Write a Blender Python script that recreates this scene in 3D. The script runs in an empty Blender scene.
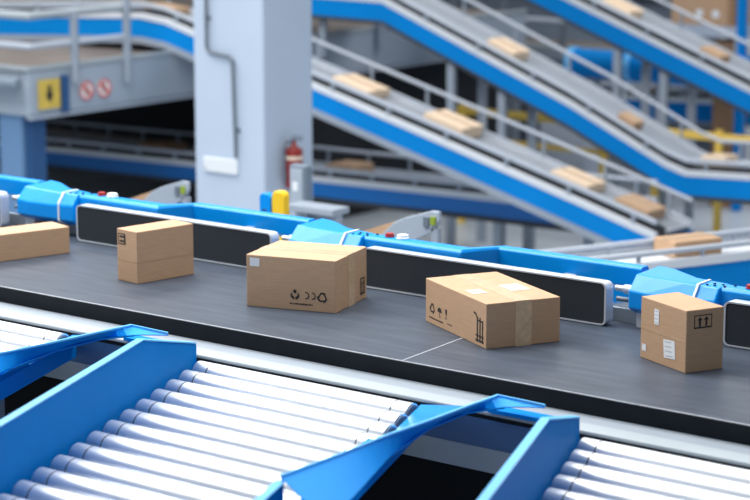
import bpy, bmesh, math, random
from mathutils import Vector, Matrix
random.seed(7)
C = bpy.context.scene.collection
PI = math.pi

# ------------------------------------------------------------------ materials
def mat(name, col, rough=0.5, metal=0.0, noise=0.0, nscale=20.0, bump=0.0, coat=0.0, emit=None, es=0.0, spec=0.5):
    m = bpy.data.materials.new(name); m.use_nodes = True
    nt = m.node_tree; b = nt.nodes['Principled BSDF']
    b.inputs['Base Color'].default_value = (*col, 1); b.inputs['Roughness'].default_value = rough
    b.inputs['Metallic'].default_value = metal; b.inputs['Coat Weight'].default_value = coat
    b.inputs['Specular IOR Level'].default_value = spec
    if emit: b.inputs['Emission Color'].default_value = (*emit, 1); b.inputs['Emission Strength'].default_value = es
    if noise or bump:
        tc = nt.nodes.new('ShaderNodeTexCoord'); n = nt.nodes.new('ShaderNodeTexNoise')
        n.inputs['Scale'].default_value = nscale; n.inputs['Detail'].default_value = 6
        nt.links.new(tc.outputs['Object'], n.inputs['Vector'])
        if noise:
            r = nt.nodes.new('ShaderNodeValToRGB')
            r.color_ramp.elements[0].position = .3; r.color_ramp.elements[1].position = .7
            r.color_ramp.elements[0].color = (*[c*(1-noise) for c in col], 1)
            r.color_ramp.elements[1].color = (*[min(1, c*(1+noise)) for c in col], 1)
            nt.links.new(n.outputs['Fac'], r.inputs['Fac']); nt.links.new(r.outputs['Color'], b.inputs['Base Color'])
        if bump:
            bp = nt.nodes.new('ShaderNodeBump'); bp.inputs['Strength'].default_value = bump; bp.inputs['Distance'].default_value = .002
            nt.links.new(n.outputs['Fac'], bp.inputs['Height']); nt.links.new(bp.outputs['Normal'], b.inputs['Normal'])
    return m

def cardboard(name, col):
    m = bpy.data.materials.new(name); m.use_nodes = True
    nt = m.node_tree; b = nt.nodes['Principled BSDF']; b.inputs['Roughness'].default_value = .6
    b.inputs['Specular IOR Level'].default_value = .5
    tc = nt.nodes.new('ShaderNodeTexCoord'); mp = nt.nodes.new('ShaderNodeMapping'); mp.inputs['Scale'].default_value = (3, 3, 26)
    n = nt.nodes.new('ShaderNodeTexNoise'); n.inputs['Scale'].default_value = 4; n.inputs['Detail'].default_value = 5; n.inputs['Distortion'].default_value = .8
    r = nt.nodes.new('ShaderNodeValToRGB'); r.color_ramp.elements[0].position = .3; r.color_ramp.elements[1].position = .72
    r.color_ramp.elements[0].color = (*[c*.93 for c in col], 1); r.color_ramp.elements[1].color = (*[c*1.05 for c in col], 1)
    nt.links.new(tc.outputs['Object'], mp.inputs['Vector']); nt.links.new(mp.outputs['Vector'], n.inputs['Vector'])
    nt.links.new(n.outputs['Fac'], r.inputs['Fac']); nt.links.new(r.outputs['Color'], b.inputs['Base Color'])
    return m

def belt_mat():
    m = mat('grey_belt_rubber', (.13, .14, .165), .42, spec=.35)
    nt = m.node_tree; b = nt.nodes['Principled BSDF']
    tc = nt.nodes.new('ShaderNodeTexCoord'); mp = nt.nodes.new('ShaderNodeMapping'); mp.inputs['Scale'].default_value = (1.2, 7, 1)
    mp.inputs['Rotation'].default_value = (0, 0, .12)
    n = nt.nodes.new('ShaderNodeTexNoise'); n.inputs['Scale'].default_value = 2.2; n.inputs['Detail'].default_value = 7; n.inputs['Roughness'].default_value = .62
    r = nt.nodes.new('ShaderNodeValToRGB'); r.color_ramp.elements[0].position = .35; r.color_ramp.elements[1].position = .75
    r.color_ramp.elements[0].color = (.036, .049, .072, 1); r.color_ramp.elements[1].color = (.062, .08, .112, 1)
    q = nt.nodes.new('ShaderNodeMapRange'); q.inputs['To Min'].default_value = .5; q.inputs['To Max'].default_value = .36
    nt.links.new(tc.outputs['Object'], mp.inputs['Vector']); nt.links.new(mp.outputs['Vector'], n.inputs['Vector'])
    nt.links.new(n.outputs['Fac'], r.inputs['Fac']); nt.links.new(r.outputs['Color'], b.inputs['Base Color'])
    nt.links.new(n.outputs['Fac'], q.inputs['Value']); nt.links.new(q.outputs['Result'], b.inputs['Roughness'])
    return m

def slat_mat(name, c1, c2, scale):
    m = mat(name, c1, .4, .2); nt = m.node_tree; b = nt.nodes['Principled BSDF']
    tc = nt.nodes.new('ShaderNodeTexCoord'); w = nt.nodes.new('ShaderNodeTexWave'); w.bands_direction = 'X'; w.inputs['Scale'].default_value = scale
    r = nt.nodes.new('ShaderNodeValToRGB'); r.color_ramp.elements[0].color = (*c2, 1); r.color_ramp.elements[0].position = .1
    r.color_ramp.elements[1].color = (*c1, 1); r.color_ramp.elements[1].position = .45
    nt.links.new(tc.outputs['Object'], w.inputs['Vector']); nt.links.new(w.outputs['Color'], r.inputs['Fac']); nt.links.new(r.outputs['Color'], b.inputs['Base Color'])
    return m

M = dict(
    belt=belt_mat(),
    seam=mat('belt_seam_grey', (.34, .37, .42), .5),
    black=mat('black_plastic', (.007, .010, .014), .6, spec=.15, noise=.2, nscale=8),
    void=mat('under_belt_shade_black', (.004, .005, .007), .8, spec=.15),  # shade below the belt frame put into the colour
    rub=mat('guide_belt_rubber', (.016, .023, .032), .55, noise=.15, nscale=90),
    alu=mat('anodised_aluminium', (.62, .67, .74), .32, .35, noise=.05, nscale=3),
    alu2=mat('grey_aluminium', (.27, .315, .37), .55, .1, noise=.05, nscale=3),
    white=mat('white_painted_steel', (.34, .39, .43), .6, noise=.04, nscale=3),
    blue=mat('blue_painted_steel', (.0, .20, .62), .55, noise=.06, nscale=2, spec=.04),
    hblue=mat('sky_blue_housing', (.0, .265, .78), .3, noise=.05, nscale=2, spec=.4),
    cyan=mat('lit_edge_and_collar_blue', (.15, .55, 1.0), .35),  # guard edges: overhead light mixed into the blue; duct collars share it
    dblue=mat('dark_blue_steel', (.02, .08, .21), .5),
    roller=mat('zinc_roller_steel', (.80, .84, .90), .36, .75, noise=.04, nscale=6),
    rollerend=mat('roller_end_steel', (.78, .82, .88), .36, .75),
    capd=mat('roller_cap_grey', (.16, .2, .26), .5),
    groove=mat('roller_groove_grey', (.06, .07, .09), .5),
    bgblue=mat('conveyor_blue_paint', (.0, .215, .62), .55, spec=.12, noise=.05, nscale=1.5),
    bggrey=mat('conveyor_grey_paint', (.30, .35, .42), .5, noise=.06, nscale=1.5),
    bglight=mat('conveyor_light_lip', (.66, .70, .76), .45),
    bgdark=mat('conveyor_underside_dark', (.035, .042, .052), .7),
    bgbed=slat_mat('conveyor_roller_bed', (.42, .46, .52), (.2, .23, .27), 6),
    column=mat('painted_concrete_blue_grey', (.455, .545, .675), .7, noise=.03, nscale=1.2),
    mez=mat('mezzanine_grey_steel', (.34, .40, .48), .55, noise=.05, nscale=1.2),
    post=mat('blue_grey_post', (.13, .25, .44), .5),
    deck=mat('brown_deck', (.17, .145, .13), .7, noise=.2, nscale=3),
    conduit=mat('dark_conduit', (.13, .16, .2), .5),
    plate=mat('white_wall_plate', (.72, .76, .8), .5),
    red=mat('red_enamel', (.26, .02, .015), .35),
    redb=mat('red_button_plastic', (.35, .02, .02), .35),
    whiteb=mat('white_button_plastic', (.85, .85, .8), .35),
    yellow=mat('yellow_plastic', (.85, .55, .02), .45),
    yelrail=mat('yellow_painted_rail', (.9, .60, .10), .5),
    yel2=mat('faded_yellow_line', (.62, .45, .08), .6, noise=.1, nscale=12),
    signw=mat('sign_white', (.85, .83, .83), .5),
    signr=mat('sign_red', (.65, .08, .06), .5),
    ink=mat('printing_ink', (.018, .016, .016), .7),
    label=mat('white_label_paper', (.74, .76, .78), .6),
    labelg=mat('grey_label_print', (.42, .45, .48), .6),
    tape=mat('clear_parcel_tape', (.60, .42, .26), .25, noise=.12, nscale=40, bump=.4, coat=.3),
    paper=mat('pale_paper_sticker', (.78, .66, .54), .5),
    floor=mat('polished_concrete', (.50, .56, .63), .35, noise=.08, nscale=.8),
    wall=mat('hall_wall_grey', (.16, .20, .26), .8, noise=.3, nscale=.6),
    green=mat('green_indicator', (.25, .34, .03), .4),
    brownd=mat('brown_shelf_board', (.25, .15, .08), .7, noise=.2, nscale=4),
    card=cardboard('kraft_cardboard', (.50, .32, .195)),
    card2=cardboard('tan_cardboard', (.48, .30, .18)),
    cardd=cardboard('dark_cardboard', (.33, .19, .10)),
    cardl=cardboard('light_cardboard', (.80, .62, .45)),
)

# ------------------------------------------------------------------ helpers
def obj(name, bm, m, parent=None, bevel=0.0, smooth=False, loc=None, segs=2):
    me = bpy.data.meshes.new(name); bmesh.ops.recalc_face_normals(bm, faces=bm.faces)
    bm.to_mesh(me); bm.free()
    o = bpy.data.objects.new(name, me); C.objects.link(o)
    if m: me.materials.append(m)
    if smooth:
        for p in me.polygons: p.use_smooth = True
        try: me.set_sharp_from_angle(angle=math.radians(35))
        except Exception: pass
    if bevel:
        b = o.modifiers.new('bevel', 'BEVEL'); b.width = bevel; b.segments = segs; b.limit_method = 'ANGLE'; b.angle_limit = math.radians(35)
    if parent: o.parent = parent
    if loc: o.location = loc
    return o

def tag(o, label=None, cat=None, group=None, kind=None):
    if label: o['label'] = label
    if cat: o['category'] = cat
    if group: o['group'] = group
    if kind: o['kind'] = kind
    return o

def thing(name, label, cat, loc=(0, 0, 0), rotz=0, group=None, rot=None):
    o = bpy.data.objects.new(name, None); C.objects.link(o)
    o.location = loc; o.rotation_euler = rot if rot else (0, 0, rotz); o.empty_display_size = .1
    return tag(o, label, cat, group)

def copy_tree(o, parent=None):
    c = o.copy(); C.objects.link(c)
    if parent: c.parent = parent
    for ch in [x for x in C.objects if x.parent == o]:
        copy_tree(ch, c)
    return c

def box(bm, x0, x1, y0, y1, z0, z1):
    v = [bm.verts.new(p) for p in ((x0,y0,z0),(x1,y0,z0),(x1,y1,z0),(x0,y1,z0),(x0,y0,z1),(x1,y0,z1),(x1,y1,z1),(x0,y1,z1))]
    for f in ((0,3,2,1),(4,5,6,7),(0,1,5,4),(1,2,6,5),(2,3,7,6),(3,0,4,7)): bm.faces.new([v[i] for i in f])
    return bm

def BX(*a): return box(bmesh.new(), *a)

def prism(bm, pts, d):
    """pts: closed polygon of Vectors, extruded by vector d"""
    d = Vector(d); a = [bm.verts.new(Vector(p)) for p in pts]; b = [bm.verts.new(Vector(p)+d) for p in pts]
    n = len(pts); bm.faces.new(a); bm.faces.new(b[::-1])
    for i in range(n): bm.faces.new((a[i], b[i], b[(i+1) % n], a[(i+1) % n]))
    return bm

def cyl(bm, p0, p1, r, n=16, r1=None, caps=True):
    p0 = Vector(p0); p1 = Vector(p1); r1 = r if r1 is None else r1
    d = (p1-p0).normalized(); a = d.orthogonal().normalized(); b = d.cross(a)
    A = []; B = []
    for i in range(n):
        t = 2*PI*i/n; u = a*math.cos(t)+b*math.sin(t)
        A.append(bm.verts.new(p0+u*r)); B.append(bm.verts.new(p1+u*r1))
    for i in range(n): bm.faces.new((A[i], A[(i+1) % n], B[(i+1) % n], B[i]))
    if caps: bm.faces.new(A[::-1]); bm.faces.new(B)
    return bm

def tube(bm, pts, r, n=10):
    for i in range(len(pts)-1):
        cyl(bm, pts[i], pts[i+1], r, n)
        if 0 < i: bmesh.ops.create_uvsphere(bm, u_segments=n, v_segments=6, radius=r*1.02, matrix=Matrix.Translation(pts[i]))
    return bm

def loft(bm, rings, caps=True):
    V = [[bm.verts.new(p) for p in r] for r in rings]; n = len(V[0])
    for i in range(len(V)-1):
        for j in range(n): bm.faces.new((V[i][j], V[i][(j+1) % n], V[i+1][(j+1) % n], V[i+1][j]))
    if caps: bm.faces.new(V[0][::-1]); bm.faces.new(V[-1])
    return bm

def rrect(w0, w1, h0, h1, r, n=5):
    pts = []
    for cx, cy, a0 in ((w1-r, h1-r, 0), (w0+r, h1-r, 90), (w0+r, h0+r, 180), (w1-r, h0+r, 270)):
        for k in range(n+1):
            a = math.radians(a0+90*k/n); pts.append((cx+r*math.cos(a), cy+r*math.sin(a)))
    return pts

# ------------------------------------------------------------------ the setting
def struct(name, bm, m):
    return tag(obj(name, bm, m), kind='structure')
struct('floor', BX(-60, 30, -14, 21, -1.7, -1.6), M['floor'])
struct('wall_back', BX(-60, 30, 20.6, 20.9, -1.6, 3.2), M['wall'])
o = obj('floor_marking', prism(bmesh.new(), [(-9.0, 4.93, -1.6), (-4.0, 4.05, -1.6), (-4.0, 4.17, -1.6), (-9.0, 5.05, -1.6)], (0, 0, .004)), M['yel2'])
tag(o, 'yellow line painted on the grey floor, seen through the left gap between roller beds', 'floor marking')

# ------------------------------------------------------------------ main belt conveyor
XL, XR = -7.0, 5.2
mc = thing('belt_conveyor', 'wide dark grey belt conveyor carrying five cardboard boxes in the foreground', 'conveyor', (0, 0, 0))
obj('belt', BX(XL, XR, 0.006, 1.27, .975, 1.0), M['belt'], mc)
sm = bmesh.new()
for (a, b) in (((0.149, -0.003, 1.0), (0.109, 0.48, 1.0)),):
    a = Vector(a); b = Vector(b); d = (b-a).normalized(); a.y = .012; b = a+d*.62
    nrm = Vector((-d.y, d.x, 0))*.004
    prism(sm, [a-nrm+Vector((0,0,.0002)), b-nrm+Vector((0,0,.0002)), b+nrm+Vector((0,0,.0002)), a+nrm+Vector((0,0,.0002))], (0, 0, .0012))
obj('belt_seam', sm, M['seam'], mc)['label'] = 'pale diagonal splice line across the belt'
obj('side_skirt', BX(XL, XR, -.012, .005, .922, 1.0), M['black'], mc)
lip = bmesh.new(); cyl(lip, (XL, .0, .999), (XR, .0, .999), .0045, 8)
obj('belt_edge', lip, M['seam'], mc)
obj('edge_plate', BX(XL, XR, -.135, -.0, .90, .921), M['alu2'], mc, .002)
obj('edge_rail', BX(XL, XR, -.245, -.137, .908, .926), M['white'], mc, .006)
obj('rail_groove', BX(XL, XR, -.238, -.15, .89, .907), M['black'], mc)
obj('side_panel', BX(XL, XR, -.243, -.2, .765, .889), M['dblue'], mc)['label'] = 'blue steel panel'
obj('side_panel', BX(XL, XR, -.243, -.2, .66, .764), M['alu2'], mc)['label'] = 'grey steel panel'
obj('under_belt_shade', BX(XL, XR, -.24, -.2, -.25, .659), M['void'], mc)  # black sheet put in for the shade under the belt
obj('rear_sheet', BX(XL, XR, 1.275, 1.30, .93, 1.065), M['alu2'], mc)
for x in (-6, -3.5, -1, 1.5, 4):
    for y in (.1, 1.15):
        obj('leg', BX(x-.05, x+.05, y-.05, y+.05, -1.6, .9), M['bggrey'], mc)
# frame under belt
obj('bed_frame', BX(XL, XR, .02, 1.25, .90, .97), M['bgdark'], mc)

# ------------------------------------------------------------------ roller beds with blue guards
SL = .41     # run of the roller ends: x grows .41 for every metre towards the viewer
RZ, RR, PITCH = .873, .054, .1635
def guard_plate(parent, sgn):
    # upright plate in the diagonal plane, low at the far end and stepping up
    f = lambda y, off=0: -.772 - SL*(y+.37) + off
    pts = [(-.32, .90), (-.32, .998), (-.345, 1.006), (-.93, 1.165), (-3.3, 1.165), (-3.3, .80), (-.5, .80)]
    P = [Vector((f(y), y, z)) for y, z in pts]
    g = obj('side_guard', prism(bmesh.new(), P, (-.028, 0, 0)), M['blue'], parent, .004)
    # top edge of the plate, light from above painted in as brighter blue
    e = [Vector((f(y, -.034), y, z)) for y, z in ((-.33, 1.003), (-.93, 1.166), (-3.3, 1.166))]
    rings = [[p, p+Vector((.038, 0, 0)), p+Vector((.038, 0, .006)), p+Vector((0, 0, .006))] for p in e]
    obj('lit_top_edge', loft(bmesh.new(), rings), M['cyan'], g)
    return g

def guard_hood(parent):
    U = [(1.083, -0.251, 1.0), (0.86, -0.269, 1.01), (0.904, -0.532, 1.03), (0.976, -0.902, 1.06), (1.04, -1.241, 1.09), (1.123, -1.645, 1.12), (1.192, -2.06, 1.15)]
    L = [(1.086, -0.255, 0.995), (0.931, -0.319, 0.985), (0.856, -0.477, 0.985), (0.905, -0.805, 1.0), (1.047, -1.22, 1.02), (1.318, -1.822, 1.04), (1.439, -2.119, 1.06)]
    U = [Vector(p) for p in U]; L = [Vector(p) for p in L]
    bm = bmesh.new()
    rings = []
    K = 24
    def samp(P, t):
        t *= len(P)-1; i = min(int(t), len(P)-2); f = t-i
        p0 = P[max(i-1, 0)]; p1 = P[i]; p2 = P[i+1]; p3 = P[min(i+2, len(P)-1)]
        return .5*((2*p1)+(p2-p0)*f+(2*p0-5*p1+4*p2-p3)*f*f+(3*p1-p0-3*p2+p3)*f**3)
    def lin(P, t):
        t *= len(P)-1; i = min(int(t), len(P)-2); return P[i].lerp(P[i+1], t-i)
    for k in range(K+1):
        u = lin(U, k/K); l = samp(L, k/K)
        th = Vector((-.012, .012, -.008))
        rings.append([u, l, l+th, u+th])
    loft(bm, rings)
    g = obj('curved_guard', bm, M['hblue2'], parent, smooth=True)
    fo = bmesh.new(); rr = []
    for k in range(K+1):
        u = lin(U, k/K); rr.append([u+Vector(q) for q in ((-.006, .004, .0), (.006, -.004, -.001), (.006, -.004, .007), (-.006, .004, .007))])
    obj('lit_top_edge', loft(fo, rr), M['cyan'], g)  # rim of the curved guard, its lit look put into the colour
    return g
M['hblue2'] = mat('guard_blue_paint', (.0, .30, .85), .45, spec=.2, noise=.04, nscale=2)

def roller_bed(dx, label, n=16, left=None):
    t = thing('roller_conveyor', label, 'conveyor', (dx, 0, 0), group='roller beds along the front of the belt')
    for i in range(n):
        y = -.335 - PITCH*i
        xl = -.752 - SL*(y+.37); xr = xl + 1.232
        if left is not None: xl = left
        b = bmesh.new(); cyl(b, (xl+.088, y, RZ), (xr-.088, y, RZ), RR, 24)
        r = obj('roller', b, M['roller'], t, smooth=True)
        for a, c, e in ((xl+.002, xl+.084, xl), (xr-.084, xr-.004, xr)):
            b = bmesh.new(); cyl(b, (a, y, RZ), (c, y, RZ), RR, 24)
            obj('end_sleeve', b, M['rollerend'], r, smooth=True)
        for g in (xl+.086, xr-.086):
            b = bmesh.new(); cyl(b, (g-.0035, y, RZ), (g+.0035, y, RZ), RR*1.006, 24)
            obj('groove', b, M['groove'], r, smooth=True)
        b = bmesh.new(); cyl(b, (xr-.004, y, RZ), (xr+.004, y, RZ), RR*.86, 20); cyl(b, (xr+.004, y, RZ), (xr+.02, y, RZ), RR*.25, 12)
        obj('end_cap', b, M['capd'], r, smooth=True)
    y0, y1 = -.26, -.335-PITCH*(n-1)-.1
    f = lambda y, o: -.752 - SL*(y+.37) + o
    xl0 = f(y0, 0) if left is None else left; xl1 = f(y1, 0) if left is None else left
    # pan beneath the rollers
    obj('bed_pan', prism(bmesh.new(), [(xl0, y0, .80), (f(y0, 1.23), y0, .80), (f(y1, 1.23), y1, .80), (xl1, y1, .80)], (0, 0, .02)), M['black'], t)
    # side channel that carries the right roller ends
    obj('side_channel', prism(bmesh.new(), [(f(y0, 1.245), y0, .80), (f(y0, 1.275), y0, .80), (f(y1, 1.275), y1, .80), (f(y1, 1.245), y1, .80)], (0, 0, .085)), M['hblue2'], t)
    obj('inner_plate', BX(.80, 1.12, -.262, -.19, .928, .945), M['blue'], t)
    obj('side_plate', prism(bmesh.new(), [Vector((f(y, 1.255), y, z)) for y, z in ((-.75, .886), (-1.05, .99), (-2.0, 1.01), (-2.0, .886))], (.022, 0, 0)), M['blue'], t)
    # bright triangular gusset between the last rollers and the curved guard
    LP = [(0.931, -0.319, 0.985), (0.856, -0.477, 0.985), (0.905, -0.805, 1.0), (1.047, -1.22, 1.02)]
    IP = [(f(y, 1.25), y, .905) for y in (-.262, -.40, -.68, -1.02)]
    obj('gusset', loft(bmesh.new(), [[Vector(a), Vector(c), Vector(c)-Vector((0, 0, .008)), Vector(a)-Vector((0, 0, .008))] for a, c in zip(IP, LP)]), M['hblue'], t)
    if left is None: guard_plate(t, 1)
    guard_hood(t)
    # upright end plate where the curved guard stops
    P = [Vector((1.245 - .752 - SL*(y+.37) + .02, y, z)) for y, z in ((-2.05, .82), (-2.05, 1.13), (-3.3, 1.13), (-3.3, .82))]
    g = obj('side_guard', prism(bmesh.new(), P, (-.026, 0, 0)), M['blue'], t, .004)
    P = [Vector((1.245 - .752 - SL*(y+.37) - .012, y, 1.131)) for y in (-2.05, -3.3)]
    obj('lit_top_edge', loft(bmesh.new(), [[p, p+Vector((.038, 0, 0)), p+Vector((.038, 0, .006)), p+Vector((0, 0, .006))] for p in P]), M['cyan'], g)  # lit upper edge of the end plate, painted brighter
    for y in (-.5, y1+.2):
        for o in (.35, .85):
            obj('leg', BX(f(y, o)-.03, f(y, o)+.03, y-.03, y+.03, -1.6, .80), M['bggrey'], t)
    return t
roller_bed(0, 'steel roller bed in the lower middle, between the two long black gaps', 16)
roller_bed(-2.12, 'steel roller bed at the left edge of the photo, mostly cut off by the frame', 9, left=-1.6)
roller_bed(2.09, 'steel roller bed at the lower right, beside the right-hand blue guard plate', 10)

# ------------------------------------------------------------------ blue guide units
def loft_profile(stations):
    return loft(bmesh.new(), [[Vector((x, y, z)) for y, z in prof] for x, prof in stations])
def prof(f0, zt, b0, zb, ch, fb=None):
    # front y, top z, back y, bottom z, chamfer
    fb = zb if fb is None else fb
    return [(f0+.03, zb), (f0, fb+.02), (f0, zt-ch), (f0+ch*.9, zt), (b0-.02, zt), (b0, zt-.03), (b0, zb)]
def guide_unit(x0, label, L=.53, R=2.0):
    t = thing('guide_unit', label, 'belt guide', (x0, 0, 0), group='blue guide units along the back of the belt')
    main = prof(1.225, 1.25, 1.33, 1.07, .016)
    rec = prof(1.40, 1.25, 1.48, 1.13, .012)
    st = [(.36, main), (1.08, main), (1.19, rec), (2.03, rec)]
    obj('housing_beam', loft_profile(st), M['hblue'], t, .004)
    n0 = [(1.22, 1.07), (1.165, 1.10), (1.165, 1.185), (1.235, 1.255), (1.45, 1.262), (1.49, 1.21), (1.49, 1.07)]
    n1 = [(1.21, 1.07), (1.16, 1.10), (1.16, 1.18), (1.225, 1.252), (1.43, 1.26), (1.47, 1.21), (1.47, 1.07)]
    n2 = [(1.21, 1.07), (1.165, 1.10), (1.165, 1.18), (1.215, 1.25), (1.34, 1.254), (1.38, 1.21), (1.38, 1.07)]
    n3 = [(1.215, 1.07), (1.17, 1.10), (1.17, 1.19), (1.215, 1.25), (1.315, 1.252), (1.335, 1.22), (1.335, 1.07)]
    c = obj('motor_cover', loft_profile([(0, n0), (.10, n1), (.27, n2), (.46, n3)]), M['hblue'], t, .008, segs=3)
    # pale ring round the cover
    def grow(p, g=.0025): 
        cy = sum(a for a, b in p)/len(p); cz = sum(b for a, b in p)/len(p)
        return [(a+math.copysign(g, a-cy), b+math.copysign(g, b-cz)) for a, b in p]
    obj('cover_joint', loft_profile([(.345, grow(n3, .007)), (.356, grow(n3, .007))]), M['label'], c)
    for q, (bx, by) in enumerate(((.385, 1.232), (.40, 1.275), (.42, 1.24), (.445, 1.275), (.50, 1.29), (.47, 1.245))):
        b = bmesh.new(); cyl(b, (bx, by, 1.247), (bx, by, 1.255), .007, 12); obj('bolt', b, M['black'], t)
    b = bmesh.new(); cyl(b, (.585, 1.285, 1.25), (.585, 1.285, 1.258), .026, 20); cyl(b, (.585, 1.285, 1.258), (.585, 1.285, 1.270), .022, 20)
    obj('button', b, M['redb'], t, .002)['label'] = 'red button'
    b = bmesh.new(); cyl(b, (.67, 1.285, 1.25), (.67, 1.285, 1.258), .034, 20); cyl(b, (.67, 1.285, 1.258), (.67, 1.285, 1.272), .029, 20)
    obj('button', b, M['whiteb'], t, .002)['label'] = 'cream white button'
    # belt guide panel: aluminium ring with a black belt inside
    z0, z1 = 1.004, 1.213; yf, yb = 1.13, 1.195
    out = rrect(L, R, z0, z1, .03); inn = rrect(L+.010, R-.010, z0+.007, z1-.007, .022)
    bm = bmesh.new()
    vo = [bm.verts.new((a, yf, b)) for a, b in out]; vi = [bm.verts.new((a, yf, b)) for a, b in inn]
    wo = [bm.verts.new((a, yb, b)) for a, b in out]; wi = [bm.verts.new((a, yb, b)) for a, b in inn]
    n = len(out)
    for i in range(n):
        j = (i+1) % n
        bm.faces.new((vo[i], vo[j], vi[j], vi[i])); bm.faces.new((wo[i], wi[i], wi[j], wo[j]))
        bm.faces.new((vo[i], wo[i], wo[j], vo[j])); bm.faces.new((vi[i], vi[j], wi[j], wi[i]))
    fr = obj('guide_frame', bm, M['alu'], t)
    obj('guide_belt', prism(bmesh.new(), [Vector((a, yf+.004, b)) for a, b in inn], (0, .05, 0)), M['rub'], fr)
    b = bmesh.new(); cyl(b, (R-.02, 1.25, 1.17), (R+.03, 1.25, 1.17), .014, 16); cyl(b, (R+.03, 1.25, 1.17), (R+.075, 1.25, 1.17), .022, 20, r1=.024); cyl(b, (R+.075, 1.25, 1.17), (R+.12, 1.25, 1.17), .012, 12)
    obj('drive_shaft', b, M['alu'], t, .002, smooth=True)
    b = bmesh.new(); cyl(b, (R-.03, 1.28, 1.11), (R+.14, 1.28, 1.11), .012, 12)
    obj('tie_rod', b, M['conduit'], t, smooth=True)
    obj('bracket', BX(.02, .10, 1.21, 1.27, 1.0, 1.08), M['alu'], t, .004)
    obj('bracket', BX(.8, .86, 1.197, 1.225, 1.1, 1.18), M['alu2'], t)
    obj('bracket', BX(1.6, 1.66, 1.197, 1.40, 1.14, 1.17), M['alu2'], t)
    return t
guide_unit(-5.68, 'blue guide unit at the far left, only the end of its black panel in view')
guide_unit(-3.58, 'blue guide unit with long black panel behind the small upright box')
guide_unit(-1.49, 'blue guide unit with long black panel behind the box with the white stickers on top')
guide_unit(.61, 'blue guide unit at the right edge, its cover behind the box with shipping labels')

# ------------------------------------------------------------------ cardboard boxes on the belt
def carton(name, label, p, ang, lx, ly, h, m, z=1.0, tape_axis='y', tape=True, group=None, tape_down=True, seam=None, rot=None):
    """corner p, local x length lx along ang, local y length ly"""
    t = thing(name, label, 'box', (p[0], p[1], z), ang, group, rot=rot)
    obj('carton_body', BX(0, lx, 0, ly, 0, h), m, t, .0035)
    if tape:
        w = .042
        b = bmesh.new()
        if tape_axis == 'y':
            c = lx/2; box(b, c-w, c+w, -.0008, ly+.0008, h-.0002, h+.0009)
            if tape_down: box(b, c-w, c+w, -.0011, -.0001, h*.0, h+.0009); box(b, c-w, c+w, ly+.0001, ly+.0011, 0, h+.0009)
        else:
            c = ly/2; box(b, -.0008, lx+.0008, c-w, c+w, h-.0002, h+.0009)
            if tape_down: box(b, lx+.0001, lx+.0011, c-w, c+w, 0, h+.0009); box(b, -.0011, -.0001, c-w, c+w, 0, h+.0009)
        obj('tape', b, M['tape'], t)
    return t

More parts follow.
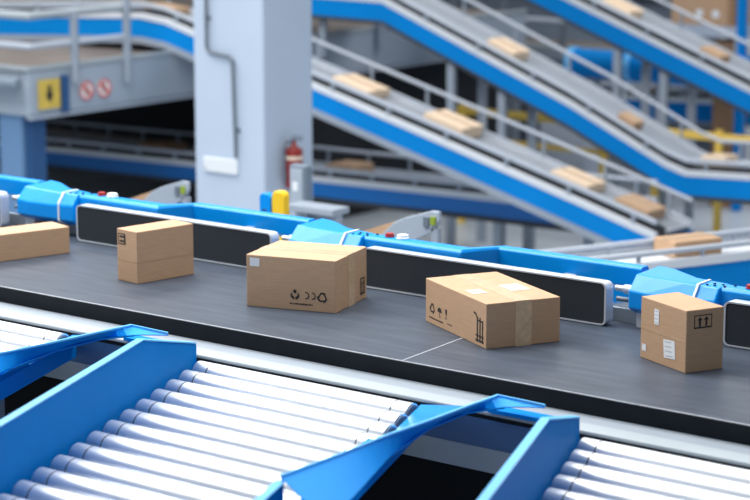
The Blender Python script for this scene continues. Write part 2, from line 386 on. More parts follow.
class Face:
    """draws flat printed marks on one upright face of a carton: 'front' (y=0) or 'right' (x=lx)"""
    def __init__(s, t, side, lx, off=.0009):
        s.t, s.side, s.lx, s.off = t, side, lx, off
    def P(s, u, v, d=0):
        d += s.off
        return Vector((u, -d, v)) if s.side == 'front' else (Vector((s.lx+d, u, v)) if s.side == 'right' else Vector((u, v, s.lx+d)))
    def poly(s, bm, pts, th=.0004):
        d = s.P(0, 0, th)-s.P(0, 0, 0)
        return prism(bm, [s.P(u, v) for u, v in pts], d)
    def rect(s, bm, u0, u1, v0, v1, th=.0004): return s.poly(bm, [(u0, v0), (u1, v0), (u1, v1), (u0, v1)], th)
    def arc(s, bm, cu, cv, r0, r1, a0, a1, n=14):
        for k in range(n):
            a = math.radians(a0+(a1-a0)*k/n); b = math.radians(a0+(a1-a0)*(k+1)/n)
            s.poly(bm, [(cu+r0*math.cos(a), cv+r0*math.sin(a)), (cu+r1*math.cos(a), cv+r1*math.sin(a)), (cu+r1*math.cos(b), cv+r1*math.sin(b)), (cu+r0*math.cos(b), cv+r0*math.sin(b))])
    def mark(s, name, bm, m=None): return obj(name, bm, m or M['ink'], s.t)
    def up_arrows(s, u, v, w, h):
        b = bmesh.new(); k = h*.07
        for q in ((u, u+k, v, v+h), (u+w-k, u+w, v, v+h), (u, u+w, v+h-k, v+h), (u, u+w, v, v+k*1.6)): s.rect(b, *q)
        for c in (u+w*.32, u+w*.68):
            s.rect(b, c-w*.055, c+w*.055, v+h*.14, v+h*.62)
            s.poly(b, [(c-w*.15, v+h*.6), (c+w*.15, v+h*.6), (c, v+h*.86)])
        s.mark('handling_mark', b)
    def side_arrows(s, u, v, w, h):
        b = bmesh.new(); k = h*.09
        for q in ((u, u+k, v, v+h), (u+w-k, u+w, v, v+h), (u, u+w, v+h-k, v+h), (u, u+w, v, v+k)): s.rect(b, *q)
        s.rect(b, u+w-w*.2, u+w-k, v+h*.05, v+h*.95)
        for c in (v+h*.3, v+h*.7):
            s.rect(b, u+w*.4, u+w*.9, c-h*.085, c+h*.085); s.poly(b, [(u+w*.42, c-h*.15), (u+w*.42, c+h*.15), (u+w*.14, c)])
        s.mark('handling_mark', b)
    def recycle(s, u, v, r):
        b = bmesh.new()
        for k in range(3):
            a = math.radians(90+120*k)
            def q(x, y): return (u+x*math.cos(a)-y*math.sin(a), v+x*math.sin(a)+y*math.cos(a))
            s.poly(b, [q(r*.95, -r*.28), q(r*.95, r*.28), q(r*.62, r*.28), q(r*.62, -r*.28)])
            s.poly(b, [q(r*.95, r*.28), q(r*.1, r*.86), q(-.0*r, r*.6), q(r*.62, r*.2)])
            s.poly(b, [q(r*.25, r*1.0), q(-r*.2, r*.98), q(r*.0, r*.45)])
        s.mark('recycling_mark', b)
    def hands(s, u, v, r):
        b = bmesh.new(); s.arc(b, u, v+r*.55, 0, r*.36, 0, 360, 12)
        s.arc(b, u, v, r*.5, r*.95, 200, 262, 8); s.arc(b, u, v, r*.5, r*.95, 278, 340, 8)
        s.poly(b, [(u-r*.95, v-r*.3), (u-r*.7, v+r*.35), (u-r*.45, v-r*.1)]); s.poly(b, [(u+r*.95, v-r*.3), (u+r*.45, v-r*.1), (u+r*.7, v+r*.35)])
        s.mark('handling_mark', b)
    def twin_c(s, u, v, r):
        b = bmesh.new()
        for c in (u-r*.75, u+r*.75): s.arc(b, c, v, r*.55, r*.8, -100, 100, 12)
        s.mark('conformity_mark', b)
    def textline(s, u, v, w, h, seed=1):
        rnd = random.Random(seed); b = bmesh.new(); x = u
        while x < u+w:
            k = rnd.uniform(.003, .007); s.rect(b, x, x+k, v, v+h*rnd.uniform(.7, 1)); x += k+rnd.choice((.0012, .0012, .004))
        s.mark('small_print', b)
    def umbrella(s, u, v, r):
        b = bmesh.new(); s.arc(b, u, v, 0, r, 0, 180, 12); s.rect(b, u-r*.07, u+r*.07, v-r*.9, v); s.arc(b, u+r*.2, v-r*.9, r*.14, r*.28, 180, 360, 6)
        s.mark('handling_mark', b)
    def glass(s, u, v, r):
        b = bmesh.new(); s.poly(b, [(u-r*.4, v+r), (u-r*.3, v+r*.1), (u, v-r*.15), (u+r*.3, v+r*.1), (u+r*.4, v+r)])
        s.rect(b, u-r*.07, u+r*.07, v-r*.8, v-r*.1); s.rect(b, u-r*.35, u+r*.35, v-r*.9, v-r*.78); s.mark('handling_mark', b)
    def sticker(s, u, v, w, h, tilt=0, lines=3, m=None, name='shipping_label'):
        c, sn = math.cos(tilt), math.sin(tilt)
        R = lambda x, y: (u+x*c-y*sn, v+x*sn+y*c)
        b = bmesh.new(); s.poly(b, [R(0, 0), R(w, 0), R(w, h), R(0, h)], .0006); l = s.mark(name, b, m or M['label'])
        if lines:
            b = bmesh.new(); o2 = s.off; s.off += .0007
            rnd = random.Random(int(w*1e4))
            for k in range(lines):
                y = h*(.12+.76*k/max(1, lines-1)) if lines > 1 else h*.5
                x1 = w*rnd.uniform(.55, .88)
                s.poly(b, [R(w*.12, y-h*.025), R(x1, y-h*.025), R(x1, y+h*.03), R(w*.12, y+h*.03)], .0002)
            s.off = o2
            g = obj('label_print', b, M['labelg'], l)
        return l

# box beside the left frame edge
a1 = math.atan2(.416, .117)
t1 = carton('cardboard_box', 'long low cardboard box cut off by the left edge of the photo', (-3.02+.0, .16), a1, .715, .20, .15, M['card'], tape=False, group='cardboard boxes on the foreground belt')
t1.location = Vector((-2.824, .856, 1.0)) - Matrix.Rotation(a1, 3, 'Z') @ Vector((.715, 0, 0))

# small upright box
a2 = -.15
t2 = carton('cardboard_box', 'small upright cardboard box, second from the left on the belt', (-2.103, .5), a2, .17, .375, .275, M['card2'], group='cardboard boxes on the foreground belt', tape_axis='y', tape=False)
F2 = Face(t2, 'front', .17); F2.side_arrows(.012, .195, .062, .058)
b = bmesh.new(); Face(t2, 'front', .17).rect(b, 0, .17, .110, .1115, .0003); Face(t2, 'right', .17).rect(b, 0, .375, .110, .1115, .0003)
obj('flap_crease', b, M['cardd'], t2)

# big box
a3 = .285
t3 = carton('cardboard_box', 'largest cardboard box, with a small white sticker at its upper left corner', (-1.145, .432), a3, .48, .405, .262, M['card'], group='cardboard boxes on the foreground belt', tape_axis='x')
F3 = Face(t3, 'front', .47); F3.sticker(.02, .205, .052, .042, 0, 0)
F3.hands(.262, .080, .027); F3.twin_c(.338, .078, .023); F3.recycle(.408, .074, .027); F3.textline(.235, .03, .12, .008, 3)
F3b = Face(t3, 'right', .48); F3b.up_arrows(.315, .03, .06, .085)

# wide low box
a4 = math.atan2(-.299, .566)
t4 = carton('cardboard_box', 'wide low cardboard box with white stickers and tape on its top', (-.243, .708), a4, .64, .382, .212, M['card2'], group='cardboard boxes on the foreground belt', tape_axis='x')
F4 = Face(t4, 'front', .64); F4.recycle(.075, .078, .026); F4.umbrella(.155, .075, .022); F4.glass(.225, .078, .024); F4.textline(.04, .028, .15, .007, 5); F4.textline(.24, .034, .05, .005, 6)
b = bmesh.new()   # cart-like carrying mark by the corner
for q in ((.546, .558, .03, .135), (.573, .584, .03, .135), (.598, .609, .02, .125)): F4.rect(b, *q)
F4.rect(b, .535, .615, .02, .03); F4.rect(b, .535, .615, .045, .051); F4.poly(b, [(.515, .155), (.54, .15), (.556, .13), (.548, .125), (.533, .142), (.513, .146)]); F4.rect(b, .548, .607, .117, .123)
F4.mark('handling_mark', b)
T4 = Face(t4, 'top', .212); T4.off = .0012
T4.sticker(.30, .235, .14, .10, 0, 0, M['paper'], 'paper_label'); T4.sticker(.34, .04, .09, .075, 0, 0, M['paper'], 'paper_label')

# right box
a5 = math.atan2(-.14, .31)
t5 = carton('cardboard_box', 'cardboard box farthest right on the belt, with shipping labels and an arrow mark', (.951, .717), a5, .345, .2, .28, M['card2'], group='cardboard boxes on the foreground belt', tape=False)
F5 = Face(t5, 'front', .345); F5.sticker(.105, .175, .035, .068, 0, 4); F5.sticker(.185, .038, .085, .082, .1, 4); F5.sticker(.015, .035, .03, .032, 0, 2)
b = bmesh.new(); F5.rect(b, 0, .345, .137, .1395, .0003); F5.rect(b, 0, .345, .1395, .141, .0009); obj('flap_crease', b, M['tape'], t5)
F5b = Face(t5, 'right', .345); F5b.up_arrows(.04, .195, .095, .06)

# ------------------------------------------------------------------ background conveyors
def ribbon(path, v0, v1, d0, d1):
    rings = [[Vector((u, v0, z+d0)), Vector((u, v1, z+d0)), Vector((u, v1, z+d1)), Vector((u, v0, z+d1))] for u, z in path]
    return loft(bmesh.new(), rings)
def at(path, u):
    for (a, za), (b, zb) in zip(path, path[1:]):
        if a <= u <= b: return za+(zb-za)*(u-a)/(b-a)
    return path[-1][1]
def conveyor(label, path, loc, rotz=0, W=.72, h=.19, rail=.165, hand=.29, postgap=.75, legs=(), legz=-1.6, drop=.05, flange='bggrey', near_rail=True, far=True, bluem='bgblue', group='blue-sided conveyors in the background', dark=.0, bed='bgbed', inner=True, rr=1.0):
    base = Vector(loc)
    t = thing('parcel_conveyor', label, 'conveyor', loc, rotz, group)
    obj('side_panel', ribbon(path, 0, .03, -h, 0), M[bluem], t)
    obj('side_panel', ribbon(path, W-.03, W, -h, 0), M[bluem], t)
    obj('top_lip', ribbon(path, -.012, .05, .001, .062), M['bglight'], t)
    obj('top_lip', ribbon(path, W-.05, W+.012, .001, .062), M['bglight'], t)
    obj('lower_flange', ribbon(path, -.01, .06, -h-drop, -h-.001), M[flange], t)
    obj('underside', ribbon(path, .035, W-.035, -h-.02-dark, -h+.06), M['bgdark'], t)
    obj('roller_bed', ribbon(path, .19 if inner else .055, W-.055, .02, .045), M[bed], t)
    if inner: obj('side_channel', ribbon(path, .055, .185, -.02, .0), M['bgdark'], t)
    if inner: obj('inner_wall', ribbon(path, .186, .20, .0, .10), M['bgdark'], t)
    u0, u1 = path[0][0], path[-1][0]
    def rl(v, dz, r, posts, name='guard_rail'):
        b = tube(bmesh.new(), [Vector((u, v, z+dz)) for u, z in path], r, 8)
        g = obj(name, b, M['bgrail'], t, smooth=True)
        if posts:
            u = u0+.2
            while u < u1:
                z = at(path, u)
                b = bmesh.new(); cyl(b, (u, v, z+.06), (u, v, z+dz), r*.8, 8)
                obj('rail_post', b, M['bggrey'], t); u += postgap
    if near_rail: rl(.02, rail, .027*rr, True)
    if far:
        rl(W-.02, .08, .016, False); rl(W-.02, hand, .022, True, 'handrail')
    for u in legs:
        z = at(path, u)
        for v in (.06, W-.12):
            obj('leg', BX(u-.05, u+.05, v, v+.06, legz-base.z, z-h-.02-dark), M['bggrey'], t)
    return t
M['deckshade'] = mat('under_deck_shade', (.010, .012, .017), .8, noise=.3, nscale=.8)  # near black, stands in for the shade under the walkway deck
M['mez2'] = mat('dark_duct_grey', (.17, .22, .28), .5)
M['bgrail'] = mat('conveyor_guard_rail', (.43, .48, .56), .4)

def xz(*pts): return [(p[0], p[2]) for p in pts]
# A: comes out level behind the column and runs down to the right
YA = 10.5
A = xz((-14.972, 10.5, 1.005), (-12.699, 10.5, 1.12), (-11.569, 10.5, 1.17), (-11.182, 10.5, 1.129), (-9.041, 10.5, 0.557), (-7.21, 10.5, 0.073), (-5.623, 10.5, -0.356), (-4.762, 10.5, -0.596))
conveyor('blue-sided conveyor sloping down right from behind the column to the lower right', A, (0, YA, 0), legs=(), W=.72, h=.205, drop=.075)
# E: low level conveyor behind A
E = xz((-15.828, 11.5, -0.737), (-13.969, 11.5, -0.705), (-11.648, 11.5, -0.666), (-9.846, 11.5, -0.661), (-7.932, 11.5, -0.635), (-5.774, 11.5, -0.613))
M['blueE'] = mat('deep_blue_conveyor_paint', (.0, .15, .5), .5)
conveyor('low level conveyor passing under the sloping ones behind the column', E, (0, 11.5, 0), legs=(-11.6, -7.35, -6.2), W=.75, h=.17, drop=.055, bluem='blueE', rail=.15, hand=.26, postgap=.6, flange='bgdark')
# B
Bp = xz((-12.592, 13.0, 1.298), (-10.03, 13.0, 1.263), (-7.374, 13.0, 0.236), (-6.136, 13.0, -0.323), (-5.884, 13.0, -0.397), (-4.171, 13.0, -0.333))
conveyor('blue-sided conveyor starting at the top middle and levelling out at the right edge', Bp, (0, 13, 0), legs=(-9.07, -8.35, -4.0), W=.8, h=.21, drop=.045, flange='bgdark')
# C
Cp = xz((-10.811, 15.0, 1.993), (-8.763, 15.0, 1.235), (-6.204, 15.0, 0.289), (-4.803, 15.0, -0.225))
conveyor('blue-sided conveyor crossing the upper right corner of the photo', Cp, (0, 15, 0), legs=(-8.05, -7.4, -5.2), W=.85, h=.22, drop=.04, flange='bgdark')
# D: nearer conveyor crossing behind the right cover
pd0 = Vector((-1.883, 5.428, 0.3)); pd1 = Vector((-1.495, 6.303, 0.3))
dv = (pd1-pd0).normalized(); angD = math.atan2(dv.y, dv.x)
conveyor('conveyor with grey guard rails crossing behind the right-hand blue cover', [(-1.3, 0), (-.9, 0), (4.5, 0)], tuple(pd0-Vector((0, 0, .03))), angD, W=.42, h=.2, rail=.12, hand=.12, postgap=.55, inner=False, rr=.8, legs=(-1.1, 2.5), legz=-1.6, drop=.03, bed='bglight')

# parcels on the background conveyors
def parcel(label, px, m, L, Wd, H, slope, name='parcel', rz=0, group='parcels on the background conveyors', tape=True):
    t = thing(name, label, 'box', px, group=group, rot=(0, slope, rz))
    obj('carton_body', BX(-L/2, L/2, 0, Wd, 0, H), m, t, .012)
    if tape:
        obj('tape', BX(-L/2-.002, L/2+.002, Wd/2-.03, Wd/2+.03, H-.001, H+.003), M['tape'], t)
    return t
def slope_at(path, u):
    for (a, za), (b, zb) in zip(path, path[1:]):
        if a <= u <= b: return math.atan2(za-zb, b-a)
    return 0
def on(path, y0, u, v, label, m, L, Wd, H):
    s = slope_at(path, u)
    return parcel(label, (u, y0+v, at(path, u)+.047), m, L, Wd, H, s)
def ux(px, row, y): return None
uA = lambda p: p[0]
on(A, YA, (-8.708, 10.7, 0.493)[0], .215, 'flat tan parcel on the sloping conveyor just right of the column', M['cardl'], .52, .38, .10)
on(A, YA, (-7.485, 10.7, 0.188)[0], .215, 'flat tan parcel halfway down the long sloping conveyor', M['cardl'], .52, .38, .13)
on(A, YA, (-5.919, 10.7, -0.273)[0], .215, 'tan parcel low on the long sloping conveyor, above the blue side', M['cardl'], .46, .36, .10)
on(A, YA, (-5.193, 10.7, -0.397)[0], .215, 'tan parcel at the foot of the long sloping conveyor', M['card'], .40, .36, .11)
on(Bp, 13, (-8.511, 13.2, 0.763)[0], .215, 'cream parcel riding high on the middle sloping conveyor', M['cardl'], .40, .34, .12)
on(Bp, 13, (-6.814, 13.2, 0.048)[0], .215, 'small tan parcel low on the middle sloping conveyor', M['card'], .24, .22, .12)
on(Bp, 13, (-5.668, 13.2, -0.314)[0], .215, 'tan parcel where the middle sloping conveyor levels out', M['cardl'], .30, .30, .15)
on(Cp, 15, (-8.215, 15.2, 1.104)[0], .215, 'cream parcel near the top of the upper right conveyor', M['cardl'], .42, .36, .11)
on(Cp, 15, (-6.906, 15.2, 0.608)[0], .215, 'small tan parcel on the upper right conveyor below the big carton', M['card'], .30, .28, .12)
on(E, 11.5, (-9.656, 11.7, -0.558)[0], .215, 'flat tan parcel on the low conveyor right of the extinguisher', M['card'], .40, .4, .13)
on(E, 11.5, (-12.605, 11.7, -0.572)[0], .215, 'brown parcel on the low conveyor left of the column', M['cardd'], .45, .4, .13)
on(E, 11.5, (-7.808, 11.7, -0.599)[0], .215, 'small brown parcel on the low conveyor under the blue slope', M['cardd'], .22, .3, .09)
ca, sa = math.cos(angD), math.sin(angD)
def onD(u, v, label, m, L, Wd, H):
    t = parcel(label, (pd0.x+u*ca-v*sa, pd0.y+u*sa+v*ca, pd0.z+.017), m, L, Wd, H, 0, rz=angD)
    return t
onD(.56, .08, 'brown parcel behind the guard rails of the near crossing conveyor', M['card'], .42, .26, .12)
on(A, YA, (-11.524, 10.7, 1.232)[0], .215, 'tan parcel at the top of the slope left of the column', M['card'], .40, .36, .08)

# ------------------------------------------------------------------ concrete column and what hangs on it
cx0, cx1, cy0, cy1 = -7.53, -6.70, 7.0, 7.68
col = thing('column', 'square blue-grey concrete column standing behind the belt', 'column', (cx0, cy0, -1.6))
obj('shaft', BX(0, cx1-cx0, 0, cy1-cy0, 0, 7), M['column'], col, .02)
o = thing('cable_conduit', 'dark conduit with a double bend on the front of the column', 'conduit', (0, 0, 0))
pp = [Vector(p) for p in ((-7.342, 6.97, 2.335), (-7.343, 6.97, 1.395), (-7.313, 6.97, 1.344), (-7.087, 6.97, 1.322), (-7.034, 6.97, 1.281), (-7.007, 6.97, 0.415))]
obj('pipe', tube(bmesh.new(), pp, .016, 10), M['conduit'], o, smooth=True)
for q in (1, 5):
    b = bmesh.new(); p = pp[q]+Vector((0, 0, .25)); box(b, p.x-.03, p.x+.03, 6.975, 6.999, p.z-.015, p.z+.015); obj('clamp', b, M['conduit'], o)
a = (-7.406, 6.985, 0.395); c = (-6.999, 6.985, 0.261)
o = thing('wall_box', 'white plate fixed to the column below the conduit', 'wall box', (a[0], 6.999, c[2]))
obj('cover', BX(0, c[0]-a[0], -.03, 0, 0, a[2]-c[2]), M['plate'], o, .008)
obj('screw', BX(.02, .04, -.034, -.029, .02, .04), M['bggrey'], o)

# fire extinguisher on the right face of the column
p = (-6.61, 7.302, 0.395); 
ex = thing('fire_extinguisher', 'red fire extinguisher hanging on the right side of the column', 'fire extinguisher', (-6.61, p[1], p[2]-.25))
b = bmesh.new(); bmesh.ops.create_cone(b, cap_ends=True, segments=24, radius1=.08, radius2=.08, depth=.36, matrix=Matrix.Translation((0, 0, .18)))
obj('cylinder_body', b, M['red'], ex, .02, smooth=True, segs=4)
b = bmesh.new(); cyl(b, (0, 0, .355), (0, 0, .40), .04, 16, r1=.022); cyl(b, (0, 0, .40), (0, 0, .43), .02, 12); obj('neck', b, M['red'], ex, smooth=True)
b = bmesh.new(); box(b, -.02, .09, -.012, .012, .43, .445); box(b, -.02, .1, -.01, .01, .46, .47); obj('lever', b, M['conduit'], ex)
b = tube(bmesh.new(), [Vector(q) for q in ((0, -.02, .42), (-.02, -.09, .42), (-.02, -.115, .36), (-.02, -.11, .2), (-.02, -.1, .06))], .012, 8); obj('hose', b, M['conduit'], ex, smooth=True)
b = bmesh.new(); cyl(b, (0, 0, .26), (0, 0, .29), .0815, 24); obj('label_band', b, M['paper'], ex, smooth=True)
obj('bracket', BX(-.09, -.07, -.04, .04, .1, .3), M['conduit'], ex)

# ------------------------------------------------------------------ mezzanine walkway
XF = -11.08
def yF(px, row): return None
mz = thing('mezzanine_walkway', 'grey steel walkway with handrails and warning signs at the upper left', 'walkway', (0, 0, 0))
zt, zb = .79, .31
obj('edge_beam', BX(XF-.12, XF, 8.3, 17.6, zb, zt), M['mez'], mz, .02)
obj('edge_beam', BX(-20, XF-.121, 8.3, 8.42, zb, zt), M['mez'], mz, .02)
obj('kick_plate', BX(XF-.05, XF+.01, 8.28, 17.6, zt+.001, zt+.045), M['white'], mz)
obj('kick_plate', BX(-20, XF-.051, 8.28, 8.34, zt+.001, zt+.045), M['white'], mz)
obj('lower_flange', BX(XF-.05, XF+.03, 8.3, 17.6, zb-.03, zb-.001), M['mez'], mz)
obj('deck', BX(-20, XF-.13, 8.43, 17.6, zt-.06, zt), M['deck'], mz)
def rail(z, r, m, ye):
    b = tube(bmesh.new(), [Vector((-20, 8.33, z)), Vector((XF, 8.33, z)), Vector((XF, ye, z))], r, 10)
    obj('handrail', b, M[m], mz, smooth=True)
rail(1.37, .045, 'white', 9.8); rail(1.05, .035, 'bgrail', 9.75)
for yy, z0, zt2 in ((8.95, .62, 1.37), (9.75, .55, 1.5)):
    b = bmesh.new(); cyl(b, (XF+.03, yy, z0), (XF+.03, yy, zt2), .045, 12); obj('rail_post', b, M['bggrey'], mz, smooth=True)
for yy in (13.15, 14.25):
    b = bmesh.new(); cyl(b, (XF+.03, yy, .55), (XF+.03, yy, 1.6), .05, 12); obj('rail_post', b, M['bggrey'], mz, smooth=True)
for x, y in ((XF-.35, 8.45), (XF-.1-.1-.1, 11.6), (-16, 8.45)):
    obj('support_post', BX(x-.17, x+.17, y-.1, y+.15, -1.6, zb-.001), M['post'], mz)
obj('support_flange', BX(XF-.17, XF-.10, 8.4, 8.62, -1.6, zb-.001), M['dblue'], mz)
b = bmesh.new(); cyl(b, (-20, 8.2, .66), (XF-.05, 8.2, .66), .07, 16); obj('cable_duct', b, M['mez2'], mz, .02, smooth=True)
# signs
obj('rear_sheet', BX(-20, XF-.36, 15.2, 15.26, -1.6, zb-.035), M['deckshade'], mz)  # added sheet, painted dark as the shade under the deck
obj('rear_sheet', BX(XF-.36, XF-.30, 12.4, 17.6, -1.6, zb-.035), M['deckshade'], mz)  # second added sheet, same under-deck shade along the side
s1 = [(-11.07, 8.435, 0.687), (-11.07, 8.732, 0.676), (-11.07, 8.72, 0.367), (-11.07, 8.422, 0.376)]
sg = thing('warning_sign', 'yellow square sign with a black symbol on the walkway edge', 'sign', tuple(Vector(s1[3])))
y0, y1, z0, z1 = s1[3][1], s1[1][1], s1[3][2], s1[0][2]
obj('board', BX(.0, .012, 0, y1-y0, 0, z1-z0), M['yel2'], sg)
b = bmesh.new(); w, hh = y1-y0, z1-z0
box(b, .012, .016, w*.42, w*.58, hh*.55, hh*.8); box(b, .012, .016, w*.36, w*.64, hh*.42, hh*.58); prism(b, [(.012, w*.34, hh*.42), (.012, w*.66, hh*.42), (.012, w*.5, hh*.2)], (.004, 0, 0))
obj('symbol', b, M['ink'], sg)
for i, (cx_, cy_, lab) in enumerate(((86, 90.5, 'round red and white prohibition sign on the walkway edge, left of the pair'), (103.5, 88, 'round red and white prohibition sign on the walkway edge, right of the pair'))):
    p = (((-11.07, 9.127, 0.515)), ((-11.07, 9.393, 0.518)))[i]
    s = thing('prohibition_sign', lab, 'sign', p)
    b = bmesh.new(); cyl(b, (0, 0, 0), (.012, 0, 0), .098, 28); obj('board', b, M['signw'], s)
    b = bmesh.new(); n = 28
    for k in range(n):
        A0, A1 = 2*PI*k/n, 2*PI*(k+1)/n
        prism(b, [(.0125, r*math.cos(q), r*math.sin(q)) for r, q in ((.080, A0), (.1, A0), (.1, A1), (.080, A1))], (.004, 0, 0))
    prism(b, [(.017, -.07, .05), (.017, -.05, .07), (.017, .07, -.05), (.017, .05, -.07)], (.003, 0, 0))
    obj('red_ring', b, M['signr'], s)
    b = bmesh.new(); box(b, .0125, .0155, -.018, .02, -.045, .03); box(b, .0125, .0155, -.03, .03, -.01, .012); cyl(b, (.0125, .0, .045), (.0155, .0, .045), .014, 10); obj('symbol', b, M['ink'], s)
p0 = (-11.03, 8.753, 0.324); p1 = (-11.03, 8.841, 0.712)
o = obj('door_strip', BX(-11.078, -11.03, p0[1], p1[1], p0[2], p1[2]), M['dblue']); o.name = 'edge_bracket'
tag(o, 'dark blue upright bracket between the yellow sign and the red signs', 'bracket')

# ------------------------------------------------------------------ small chutes behind the belt
def chute(label, dx, dy=0):
    t = thing('parcel_chute', label, 'chute', (dx, dy, 0), group='small chutes behind the belt')
    P = [Vector(p) for p in ((-2.575, 3.2, 0.687), (-2.351, 3.2, 0.887), (-2.257, 3.2, 0.932), (-2.055, 3.2, 0.995), (-1.997, 3.2, 0.995), (-1.993, 3.2, 0.939), (-2.039, 3.2, 0.865), (-2.28, 3.2, 0.748))]
    obj('side_plate', prism(bmesh.new(), P, (0, .03, 0)), M['mez'], t, .006)
    a = Vector((-2.961, 3.24, 0.681)); c = Vector((-2.358, 3.24, 0.893))
    obj('slide_board', prism(bmesh.new(), [a, c, c-Vector((0, 0, .10)), a-Vector((0, 0, .10))], (0, .10, 0)), M['card'], t)
    q = (-2.031, 3.2, 0.941)
    obj('indicator', BX(q[0]-.02, q[0]+.015, 3.185, 3.199, q[2]-.03, q[2]+.02), M['green'], t)
    b = bmesh.new(); q = (-2.078, 3.2, 0.924); box(b, q[0]-.03, q[0]+.01, 3.188, 3.199, q[2]-.03, q[2]+.03); obj('switch_box', b, M['conduit'], t)
    q = (-2.023, 3.2, 0.867)
    for yy in (3.22,): obj('leg', BX(q[0]-.03, q[0]+.02, yy-.02, yy+.02, -1.6, q[2]+.02), M['bggrey'], t)
    return t
chute('small grey chute with a green light, behind the middle of the belt', 0)
k0 = Vector((-2.001, 3.2, 0.995)); k1 = Vector((-4.291, 3.4, 0.928))
chute('small grey chute with a green light, left of the column', (k1-k0).x, .2)
t_ = [x for x in C.objects if x.get('label') == 'small grey chute with a green light, left of the column'][0]; t_.location.z = (k1-k0).z

# grey cabinet panel and rail right of column
a = (-4.893, 5.2, 0.777); c = (-4.657, 5.2, 0.327)
o = thing('control_cabinet', 'grey cabinet standing in front of the red extinguisher', 'cabinet', (a[0], 5.2, -1.6))
w = c[0]-a[0]; hh = a[2]+1.6
w = .16
obj('body', BX(0, w, 0, .09, 0, hh), M['mez2'], o, .015)
obj('door', BX(.02, w-.02, -.015, -.001, .4, hh-.03), M['mez'], o, .004)
obj('notice', BX(.05, .10, -.019, -.016, hh-.2, hh-.13), M['plate'], o)
a = (-4.717, 5.0, 0.519); c = (-4.258, 5.0, 0.522)
o = thing('side_table', 'low grey bench right of the cabinet behind the belt', 'bench', (a[0], 5.0, -1.6))
obj('top', BX(0, c[0]-a[0], -.05, .15, a[2]+1.6-.05, a[2]+1.6), M['bggrey'], o, .006)
for x in (.1, c[0]-a[0]-.06): obj('leg', BX(x, x+.06, 0, .06, 0, a[2]+1.55), M['bggrey'], o)
obj('front_panel', BX(.0, c[0]-a[0]-.02, .07, .09, a[2]+1.6-.32, a[2]+1.55), M['mez'], o)
# blue and yellow signal handles behind the beam
for (x0_, x1_, r0, r1, m, lab) in ((262, 273.5, 192, 224, 'hblue', 'blue upright handle behind the beam in front of the column'), (274.5, 287, 190, 226, 'yellow', 'yellow upright handle beside the blue one in front of the column')):
    if m == 'hblue': a, c = (-3.263, 3.0, 1.017), (-3.168, 3.0, 0.805)
    else: a, c = (-3.157, 3.0, 1.041), (-3.054, 3.0, 0.804)
    t = thing('signal_post', lab, 'signal post', ((a[0]+c[0])/2, 3.0, -1.6))
    w = (c[0]-a[0])/2; H = a[2]+1.6
    obj('head', prism(bmesh.new(), [Vector((x, -.03, z)) for x, z in rrect(-w, w, H-.42, H, w*.7)], (0, .06, 0)), M[m], t, .008)
    if m == 'hblue': obj('lamp', prism(bmesh.new(), [Vector((x, -.036, z)) for x, z in rrect(-w*.45, w*.45, H-.3, H-.1, w*.4)], (0, .01, 0)), M['dblue'], t)
    b = bmesh.new(); cyl(b, (0, 0, 0), (0, 0, H-.42), .025, 12); obj('pole', b, M['bggrey'], t, smooth=True)

# ------------------------------------------------------------------ far clutter
def slab(name, label, cat, p, q, y, d, m, group=None, bevel=.01):
    """upright block between picture-plane corner points p (upper left) and q (lower right) that stands at depth y"""
    o = thing(name, label, cat, (p[0], y, q[2]), group=group)
    return o, q[0]-p[0], p[2]-q[2]
def block(name, label, cat, p, q, y, d, m, group=None, z0=None):
    q = (q[0], q[1], q[2] if z0 is None else z0)
    o = obj(name, BX(0, q[0]-p[0], 0, d, 0, p[2]-q[2]), M[m], bevel=.012, loc=(p[0], y, q[2]))
    return tag(o, label, cat, group)

# far upper walkway (grey) behind the middle slope
f2 = thing('far_walkway', 'light grey walkway edge between the middle and upper right slopes', 'walkway', (0, 18.6, 0))
a, c = (-14.12, 18.6, 0.421), (-9.855, 18.6, 0.158)
obj('edge_beam', BX(a[0], c[0]+.6, 0, .1, c[2]-.1, a[2]-.25), M['mez'], f2)
obj('kick_plate', BX(a[0], c[0]+.6, -.02, .02, a[2]-.249, a[2]-.16), M['white'], f2)
obj('deck', BX(a[0], c[0]+.6, .11, 1.4, a[2]-.31, a[2]-.25), M['deck'], f2)
for x in (a[0]+.3, (a[0]+c[0])/2, c[0]+.3): obj('support_post', BX(x-.07, x+.07, .01, .1, -1.6, c[2]-.101), M['bggrey'], f2)
for x in (a[0]+1.1, a[0]+2.0, a[0]+3.0): obj('rail_post', BX(x-.04, x+.04, -.06, -.021, c[2]+.1, a[2]+.45), M['conduit'], f2)
b = tube(bmesh.new(), [Vector((a[0], -.04, a[2]+.18)), Vector((c[0]+.6, -.04, a[2]+.18))], .03, 8); obj('handrail', b, M['bgrail'], f2)

a, c = (-9.936, 17.0, 0.232), (-8.004, 17.0, 0.36)
du = thing('air_duct', 'thick blue round duct under the upper right conveyor', 'duct', (a[0], 17, a[2]))
b = bmesh.new(); cyl(b, (0, 0, 0), (c[0]-a[0], 0, 0), .19, 24); obj('pipe', b, M['bgblue'], du, smooth=True)
for x in (.0, .9): 
    b = bmesh.new(); cyl(b, (x, 0, 0), (x+.08, 0, 0), .205, 24); obj('collar', b, M['cyan'], du, smooth=True)
for x in (.3, 1.3): obj('leg', BX(x, x+.06, -.03, .03, -1.6-a[2], -.18), M['bggrey'], du)

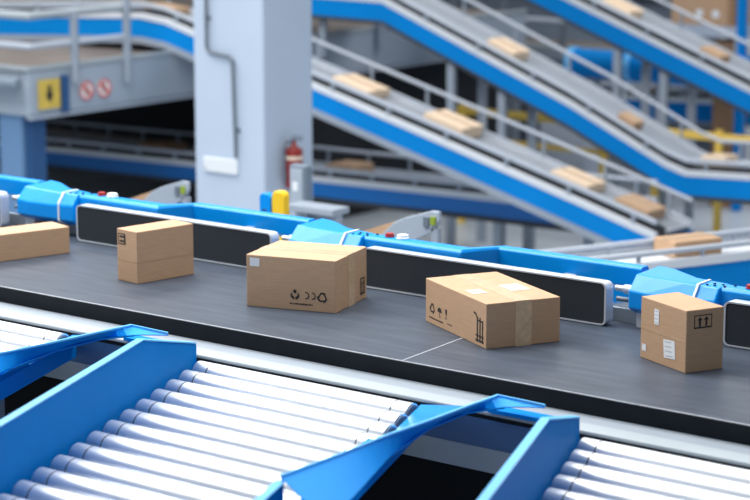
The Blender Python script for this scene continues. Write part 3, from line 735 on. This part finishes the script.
Fp = xz((-10.115, 18.0, -0.36), (-6.385, 18.0, -0.254))
conveyor('far blue conveyor under the upper right one', Fp, (0, 18, 0), W=.6, h=.24, rail=.2, hand=.36, legs=(-7.2, -6.2), drop=.03)
on(Fp, 18, (-9.447, 18.1, -0.237)[0], .215, 'small brown parcel on the far blue conveyor', M['cardd'], .28, .3, .14)
on(Fp, 18, (-9.043, 18.1, -0.206)[0], .215, 'white parcel on the far blue conveyor, left of two', M['white'], .24, .3, .12)
on(Fp, 18, (-8.613, 18.1, -0.201)[0], .215, 'white parcel on the far blue conveyor, right of two', M['white'], .28, .3, .12)

a, c = (-8.738, 17.5, 1.391), (-7.806, 17.5, 0.78)
rk = thing('storage_rack', 'grey rack with a blue upright at the upper right', 'rack', (0, 17.5, 0))
bb = (-7.691, 17.5, 0.364)
obj('upright', BX(bb[0]-.05, bb[0]+.05, -.05, .05, -1.6, 1.9), M['bgblue'], rk)
obj('upright', BX(a[0]-.2, a[0]-.1, .6, .7, -1.6, 1.9), M['bggrey'], rk)
obj('shelf', BX(a[0]-.2, bb[0]-.051, -.03, .75, c[2]-.14, c[2]-.001), M['bgrail'], rk)
obj('base_plate', BX(bb[0]-.16, bb[0]+.12, -.12, .12, bb[2]-.05, bb[2]+.05), M['bgblue'], rk)
bx = thing('large_carton', 'large cardboard carton with white dots on the rack at the top right', 'box', (a[0], 17.5, c[2]))
obj('carton_body', BX(0, c[0]-a[0], 0, .6, 0, a[2]-c[2]), M['card'], bx, .015)
for x in (.42, .66): 
    b = bmesh.new(); cyl(b, (x, -.002, .15), (x, .0, .15), .055, 16); obj('round_sticker', b, M['label'], bx)
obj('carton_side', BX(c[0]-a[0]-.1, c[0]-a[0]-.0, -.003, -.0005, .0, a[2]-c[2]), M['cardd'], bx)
a, c = (-8.147, 17.6, 0.585), (-7.861, 17.6, 0.344)
block('small_carton', 'brown carton standing below the shelf of the upper right rack', 'box', a, c, 17.6, .4, 'cardd', z0=-1.6)
a, c = (-9.404, 17.8, 1.427), (-8.942, 17.8, 0.787)
block('grey_cabinet', 'pale cabinet left of the large carton at the top', 'cabinet', a, c, 20.05, .22, 'bglight', z0=-1.6)

# yellow barriers
def barrier(label, a, c, y, posts, m='yelrail'):
    t = thing('safety_barrier', label, 'barrier', (a[0], y, -1.6), group='yellow safety barriers in the background')
    L = c[0]-a[0]; z = a[2]+1.6
    obj('top_rail', BX(0, L, -.03, .03, z-.09, z), M[m], t, .01)
    obj('lower_rail', BX(0, L, -.025, .025, z-.42, z-.36), M[m], t, .01)
    for x in posts: obj('post', BX(L*x-.035, L*x+.035, -.035, .035, 0, z+.04), M[m], t)
    return t
barrier('yellow barrier between the middle and the long sloping conveyors', (-10.112, 14.6, -0.128), (-7.812, 14.6, -0.115), 14.6, (.05, .5, .95))
barrier('yellow barrier at the right edge behind the levelling conveyor', (-7.439, 14.9, -0.2), (-5.621, 14.9, -0.196), 14.9, (.03, .5, .97))
a, c = (-9.767, 16.0, -0.398), (-9.077, 16.0, -0.521)
block('blue_tote', 'blurred pale blue tote standing behind the yellow barrier', 'tote', a, c, 16, .5, 'bgrail', z0=-1.6)

# rack with slats left, under the walkway
a = (-17.246, 14.5, -0.998); c = (-14.346, 14.5, -0.946)
sr = thing('slatted_rack', 'dark rack with grey horizontal slats under the walkway', 'rack', (a[0]-3, 14.5, -1.6))
L = c[0]-a[0]+3.2
for dz in (0, -.22, -.42): obj('slat', BX(0, L, -.03, .03, a[2]+1.6+dz-.07, a[2]+1.6+dz), M['deck'], sr)
for k in range(9): obj('upright', BX(k*L/8-.04, k*L/8+.04, .031, .09, 0, a[2]+1.62), M['deck'], sr)
# boxes and boards behind the walkway handrail
for i, (lab, a, c, m) in enumerate((
    ('beige carton stack behind the walkway at the far left', (-19.044, 14.6, 0.343), (-17.143, 14.6, 0.047), 'brownl'),
    ('beige carton stack behind the walkway beside the handrail post', (-17.295, 14.8, 0.398), (-16.333, 14.8, 0.054), 'brownl'),
    ('beige carton stack on the walkway near the column', (-16.284, 15.0, 0.298), (-15.16, 15.0, 0.085), 'brownl'))):
    M.setdefault('brownl', mat('beige_card_stack', (.40, .30, .23), .7, noise=.15, nscale=2))
    block('carton_stack', lab, 'box', a, c, 14.6+.9*i, .6, m, z0=.792)
a, c = (-13.968, 16.6, 0.57), (-12.994, 16.6, 0.456)
block('carton_stack', 'beige carton stack behind the walkway right of the column', 'box', a, c, 16.6, .6, 'brownl', z0=.792)
a, c = (-23.694, 19.0, 0.47), (-22.078, 19.0, 0.199)
block('carton_stack', 'beige cartons at the top left corner', 'box', a, c, 19, .6, 'brownl', z0=-1.6)
a, c = (-25.849, 20.0, 1.388), (-6.68, 20.0, 0.837)
block('wall_panelling', 'pale grey panelling far behind the conveyors along the top', 'panelling', a, c, 20.3, .29, 'bggrey')

# ------------------------------------------------------------------ light
w = bpy.data.worlds.new('World'); bpy.context.scene.world = w; w.use_nodes = True
bg = w.node_tree.nodes['Background']; bg.inputs['Color'].default_value = (.72, .86, 1.0, 1); bg.inputs['Strength'].default_value = .26
def area(name, loc, size, power, col=(1, .98, .95), rot=(0, 0, 0), sy=None):
    l = bpy.data.lights.new(name, 'AREA'); l.energy = power; l.color = col; l.size = size
    if sy: l.shape = 'RECTANGLE'; l.size_y = sy
    o = bpy.data.objects.new(name, l); C.objects.link(o); o.location = loc; o.rotation_euler = rot
    return o
area('area_lamp', (-4.5, -1.0, 6.5), 6.0, 600, rot=(math.radians(14), math.radians(-34), 0), sy=4)
area('area_lamp', (-.5, 2.0, 7.0), 6.0, 520, sy=3)
area('area_lamp', (2.5, -5.0, 7.5), 6.0, 60, rot=(math.radians(28), 0, 0), sy=3)  # added weak front fill, no known fixture
area('area_lamp', (-12, 5, 8.0), 10.0, 1250, sy=7)
area('area_lamp', (-5, 17, 8.0), 14.0, 700, sy=6)

# ------------------------------------------------------------------ camera
cd = bpy.data.cameras.new('camera'); cam = bpy.data.objects.new('camera', cd); C.objects.link(cam)
cd.sensor_width = 36; cd.lens = 105.6
cam.location = (5.9217, -7.5962, 3.36)
cam.rotation_euler = (PI/2-0.19215, 0, 0.66216)
cd.dof.use_dof = True; cd.dof.focus_distance = 10.3; cd.dof.aperture_fstop = 2.0; cd.clip_end = 200
sc = bpy.context.scene; sc.camera = cam
sc.view_settings.view_transform = 'Standard'; sc.view_settings.look = 'None'; sc.view_settings.gamma = 1; sc.view_settings.exposure = 0.2
